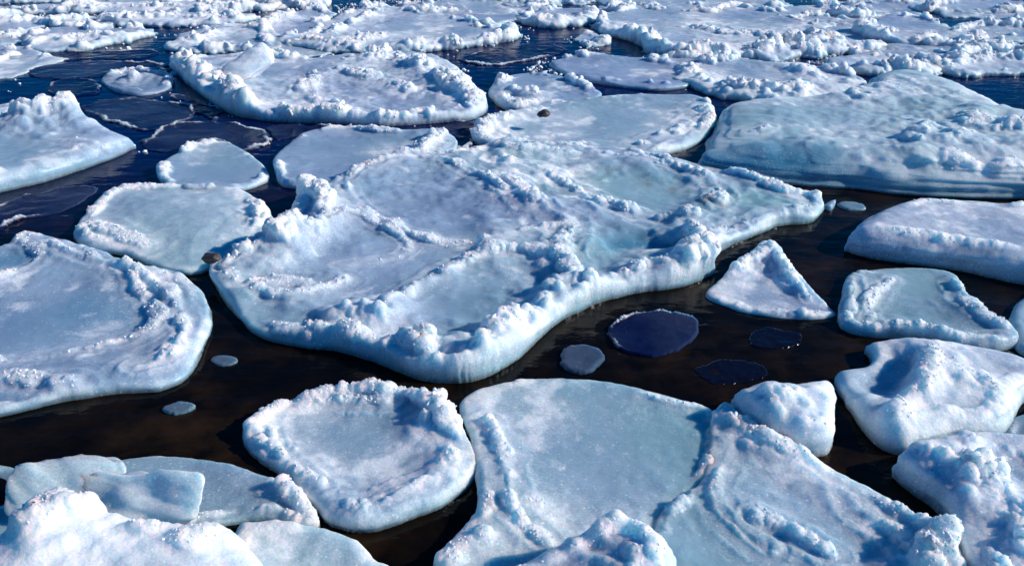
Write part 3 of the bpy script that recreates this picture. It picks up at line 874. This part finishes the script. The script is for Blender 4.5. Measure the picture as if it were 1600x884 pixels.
for k, (lab, o) in enumerate([
    ("dark thin ice sheet beside the thick smooth floe at left", [(130,165),(180,152),(250,158),(300,168),(290,190),(230,205),(190,195),(150,185)]),
    ("dark thin ice sheet with a frosted edge in front of the broad floe", [(215,230),(240,205),(300,190),(400,198),(420,215),(380,235),(320,222),(262,240)]),
    ("dark thin ice sheet below the thick smooth floe at the left edge", [(-60,340),(0,318),(60,300),(115,292),(150,300),(110,330),(40,345),(-20,365)]),
    ("dark thin ice sheet floating in the upper left blue water", [(40,110),(110,98),(200,96),(262,104),(250,118),(160,120),(80,122)]),
    ("dark thin ice sheet inside the dark water hole at upper right", [(720,95),(790,72),(860,66),(880,82),(830,96),(770,104)]),
    ("dark thin ice sheet between two floes below the water hole", [(680,205),(720,190),(750,195),(735,225),(715,232)]),
    ("low dark ice sheet right behind the pale floe with the long crest at upper left", [(0,82),(60,78),(140,80),(240,78),(225,92),(120,94),(30,94)]),
    ("small dark ice sheet touching the back of the thick smooth floe at left", [(70,132),(110,122),(150,128),(148,146),(100,152)]),
    ("dark ice sheet lapping against the left foot of the broad floe", [(275,150),(318,158),(352,182),(325,192),(300,172)]),
    ("narrow dark ice sheet along the front of the broad floe", [(425,200),(480,196),(560,199),(540,204),(470,210),(430,222)]),
    ]):
    floe("thin_ice_sheet", lab, NT, o, h=0.035, w=0.04, rim=(0.012,0.04,0.04), tint=0.1, thin=0.97, seed=50 + k, lump=0.06, wav=0.002, sag=0.002, jag=0.05, crumb=0.3)
# --- far pack
FAR = [
 ("pale floe with a long thin snow crest at upper left", [(28,64),(80,42),(160,40),(232,46),(228,60),(150,76),(60,82)], 0.3, [([(60,62),(140,58),(220,54)],0.12,0.14,0.10)]),
 ("crumbly floe with bright crest left of the broad floe's back", [(264,72),(300,48),(360,36),(425,46),(430,76),(340,84),(285,82)], 0.25, [([(300,62),(350,48),(410,40)],0.15,0.14,0.13)]),
 ("far floe with white knobs above the broad floe", [(392,44),(440,24),(500,8),(522,20),(505,46),(460,62),(405,70)], 0.2, [([(400,44),(445,26)],0.12,0.12,0.12)]),
 ("large far floe at top centre with a bright front crest", [(430,66),(480,48),(530,24),(570,12),(640,14),(700,22),(760,34),(810,50),(795,66),(700,78),(600,82),(500,80)], 0.2,
      [([(520,52),(560,30),(590,14)],0.10,0.16,0.10),([(640,70),(720,66),(800,54)],0.12,0.16,0.13),([(500,70),(570,62),(610,55)],0.08,0.16,0.10)]),
 ("large flat far floe at upper right with a crumbly left bank", [(925,44),(960,14),(1060,3),(1160,8),(1260,28),(1322,58),(1290,76),(1180,92),(1090,92),(1020,86),(985,66)], 0.2,
      [([(930,42),(970,52),(1010,70),(1040,84)],0.22,0.2,0.16,"crumbly bank above the water hole"),([(1090,40),(1140,50),(1200,55)],0.06,0.2,0.08),([(1060,82),(1140,80),(1200,74)],0.12,0.2,0.14)]),
 ("far floe with the brightest white crest at upper right", [(1150,86),(1180,68),(1240,58),(1320,62),(1382,66),(1370,80),(1290,88),(1200,98)], 0.25, [([(1180,78),(1230,68),(1260,66)],0.20,0.14,0.14),([(1270,70),(1360,70)],0.12,0.14,0.12)]),
 ("crumbly floe behind the layered block", [(1050,112),(1100,92),(1180,92),(1260,100),(1340,118),(1350,146),(1260,164),(1170,162),(1105,148)], 0.2, [([(1100,120),(1180,138),(1260,140)],0.10,0.16,0.13),([(1250,108),(1310,128)],0.12,0.14,0.14)]),
 ("jumbled floe above the layered block's peak", [(1290,92),(1350,80),(1430,84),(1470,100),(1460,118),(1380,120),(1320,112)], 0.2, [([(1380,104),(1440,100)],0.10,0.16,0.13)]),
 ("far floe beside a narrow dark crack at upper right", [(1330,50),(1370,28),(1420,20),(1470,34),(1490,56),(1450,70),(1390,70)], 0.2, [([(1340,40),(1380,60)],0.12,0.14,0.13)]),
 ("smooth far floe at the top right corner", [(1420,14),(1470,2),(1540,-4),(1640,-2),(1660,16),(1580,22),(1490,22)], 0.2, []),
 ("jumbled floe at the right edge above the dark pool", [(1450,110),(1480,84),(1540,74),(1640,78),(1660,108),(1580,120),(1500,120)], 0.2, [([(1480,100),(1540,90),(1600,90)],0.12,0.16,0.13)]),
 ("low far floe at the right edge near the top", [(1440,58),(1500,38),(1580,36),(1660,44),(1650,64),(1560,70),(1480,70)], 0.2, []),
 ("strip of far floe across the top left", [(80,14),(160,4),(260,2),(380,4),(410,14),(330,22),(220,22),(120,22)], 0.25, [([(130,12),(260,10),(380,10)],0.06,0.16,0.10)]),
 ("long low far floe below the top left strip", [(160,30),(240,20),(340,20),(410,26),(360,40),(270,42),(190,40)], 0.2, [([(170,28),(260,26),(360,28)],0.08,0.16,0.11)]),
 ("far floe at the left edge near the top", [(-60,44),(0,34),(60,30),(90,36),(50,46),(0,52)], 0.15, []),
 ("crumbly far floe at top centre right", [(800,26),(850,14),(910,12),(940,24),(920,40),(870,44),(820,40)], 0.2, [([(820,32),(880,30),(915,24)],0.14,0.16,0.13)]),
 ("low frosted floe at the left edge above the thick smooth floe", [(-60,108),(0,88),(60,86),(100,94),(60,108),(0,122)], 0.12, []),
 ("white lump floe in the dark hole at upper right", [(895,62),(915,50),(940,56),(945,68),(915,74)], 0.12, []),
]
for k, (lab, o, hh, rg) in enumerate(FAR):
    floe("distant_ice_floe", lab, F, o, h=0.2 if hh > 0.18 else hh, w=0.14, rim=(0.10,0.14,0.10), tint=0.2, seed=80 + k, lump=0.08, res=1.2, snow=0.16, ridges=rg, jag=0.07, crumb=1.0, rough=0.75, ws=0.9, rsc=0.52, group="floes of the distant pack")
# random jumbled floes between and beyond the traced ones
rs = np.random.RandomState(5)
def inside(L, x, y):
    a, b = L, np.roll(L, -1, 0)
    c = ((a[:, 1] > y) != (b[:, 1] > y)) & (x < (b[:, 0] - a[:, 0]) * (y - a[:, 1]) / (b[:, 1] - a[:, 1] + 1e-12) + a[:, 0])
    return c.sum() % 2 == 1
OPEN = [np.stack(unproject(*np.array(p, float).T, 0.0), 1) for p in (
    [(820,95),(830,50),(870,35),(960,50),(1010,75),(990,92),(900,88)],
    [(640,85),(830,62),(840,100),(760,130),(730,110)],
    [(60,95),(110,75),(260,70),(290,110),(330,170),(320,200),(200,215),(130,160),(120,130),(0,140),(-100,140),(-100,110)],
    [(1470,122),(1620,118),(1620,185),(1540,160)],
    [(480,-4),(590,-4),(570,6),(510,5)])]
FILL = []
n = 0
for it in range(4000):
    px, py = rs.uniform(-60, 1660), rs.uniform(-45, 118) 
    if py > 30 and rs.rand() < 0.3:
        continue
    x, y = unproject(px, py, 0.1)
    R = rs.uniform(0.35, 0.9) * (1.0 if py > 0 else 1.6)
    if any(inside(L, x, y) for L in POLYS) or any(inside(L, x + a * R, y + b * R) for L in OPEN for a, b in ((0, 0), (1, 0), (-1, 0), (0, 0.8), (0, -0.8))):
        continue
    th = np.linspace(0, 2 * math.pi, 11)[:-1]
    rr = R * (1 + 0.25 * rs.uniform(-1, 1, 10))
    wp = np.stack([x + rr * np.cos(th) * 1.2, y + rr * np.sin(th) * 0.9], 1)
    fl = floe("distant_ice_floe", "small jumbled floe", F, None, world=wp, h=rs.uniform(0.08, 0.18), w=0.12,
         rim=(0.11,0.14,0.10), tint=0.2, snow=0.16, seed=200 + n, lump=0.06, res=1.4, jag=0.08, rough=0.75, ws=0.9, group="small jumbled floes of the distant pack", crumb=1.0)
    fl['_px'] = (px, py); FILL.append(fl)
    n += 1
    if n >= 60:
        break
# name each filler by the traced floe nearest to it in the pack
from collections import defaultdict
near = defaultdict(list)
for fl in FILL:
    px, py = fl["_px"]; del fl["_px"]
    best = min(range(len(FAR)), key=lambda k: abs(np.mean([q[0] for q in FAR[k][1]]) - px) * 0.35 + abs(np.mean([q[1] for q in FAR[k][1]]) - py) * 2)
    cx, cy = np.mean(FAR[best][1], axis=0)
    side = ("beyond" if py < cy else "in front of") if abs(px - cx) < 70 else ("left of" if px < cx else "right of")
    near[(best, side)].append((abs(px - cx) + 2 * abs(py - cy), fl))
for (best, side), lst in near.items():
    lst.sort(key=lambda e: e[0])
    for q, (_, fl) in enumerate(lst):
        o_ = "" if len(lst) == 1 else ("nearest ", "second ", "third ", "fourth ", "fifth ", "sixth ", "seventh ", "eighth ", "ninth ", "tenth ")[min(q, 9)]
        fl["label"] = o_ + "small jumbled floe " + side + " the " + " ".join(FAR[best][0].split()[:7])
print("filler", n)
# --- brash ice: uncountable crumbs between the distant floes
m = 26000
px = rs.uniform(-80, 1680, m); py = -40 + 280 * rs.uniform(0, 1, m) ** 1.25
x, y = unproject(px, py, 0.0)
den = fbm(x * 0.7, y * 0.7, 77, 3) + 0.15
line = np.abs(fbm(x * 0.55, y * 1.3, 78, 4))                     # crumbs gather along the edges of thin ice
opn = np.zeros(m, bool)
for L in OPEN:
    b_ = np.roll(L, -1, 0)
    c_ = ((L[None, :, 1] > y[:, None]) != (b_[None, :, 1] > y[:, None])) & (x[:, None] < (b_ - L)[None, :, 0] * (y[:, None] - L[None, :, 1]) / ((b_ - L)[None, :, 1] + 1e-12) + L[None, :, 0])
    opn |= c_.sum(1) % 2 == 1
keep = np.where(opn | (py > 118), (line < 0.012) | ((line < 0.07) & (rs.rand(m) < 0.04)), den > rs.uniform(-0.1, 0.5, m))
keep &= (py < 120) | (px < 760)
for L in POLYS:                                                   # none on top of a floe
    b_ = np.roll(L, -1, 0)
    k_ = np.nonzero(keep & (x > L[:, 0].min()) & (x < L[:, 0].max()) & (y > L[:, 1].min()) & (y < L[:, 1].max()))[0]
    if len(k_):
        c_ = ((L[None, :, 1] > y[k_, None]) != (b_[None, :, 1] > y[k_, None])) & (x[k_, None] < (b_ - L)[None, :, 0] * (y[k_, None] - L[None, :, 1]) / ((b_ - L)[None, :, 1] + 1e-12) + L[None, :, 0])
        keep[k_[c_.sum(1) % 2 == 1]] = False
x, y, py = x[keep], y[keep], py[keep]
R = np.clip(0.014 * rs.uniform(0.02, 1, len(x)) ** -0.42, 0.012, 0.06) * np.where(py > 118, 0.7, 1.0)
cv, cf = crumbs(np.stack([x, y, R * 0.1], 1), R, rs, 0.02)
bo = link("brash_ice", mesh_np("brash_ice", cv, cf, SNOW, smooth=False))
bo["kind"] = "stuff"; bo["label"] = "white crumbs of brash ice between the distant floes"; bo["category"] = "brash ice"
TRIS[0] += len(cf)
# --- two dark stones carried by the ice
for lab, p, z, r in (("small dark stone at the edge of the domed greenish floe", (330,402), 0.17, 0.055),
                     ("small black stone lying on the broad pale floe", (849,178), 0.21, 0.055)):
    V, Fc = ico(4, int(p[0]), 0.16)
    x, y = unproject(p[0], p[1], z)
    so = link("stone", mesh_np("stone", V * r * np.array([1.15, 0.9, 0.8]), Fc, ROCK), loc=(float(x), float(y), z))
    so["label"] = lab; so["category"] = "stone"
print("TRIS", TRIS[0])
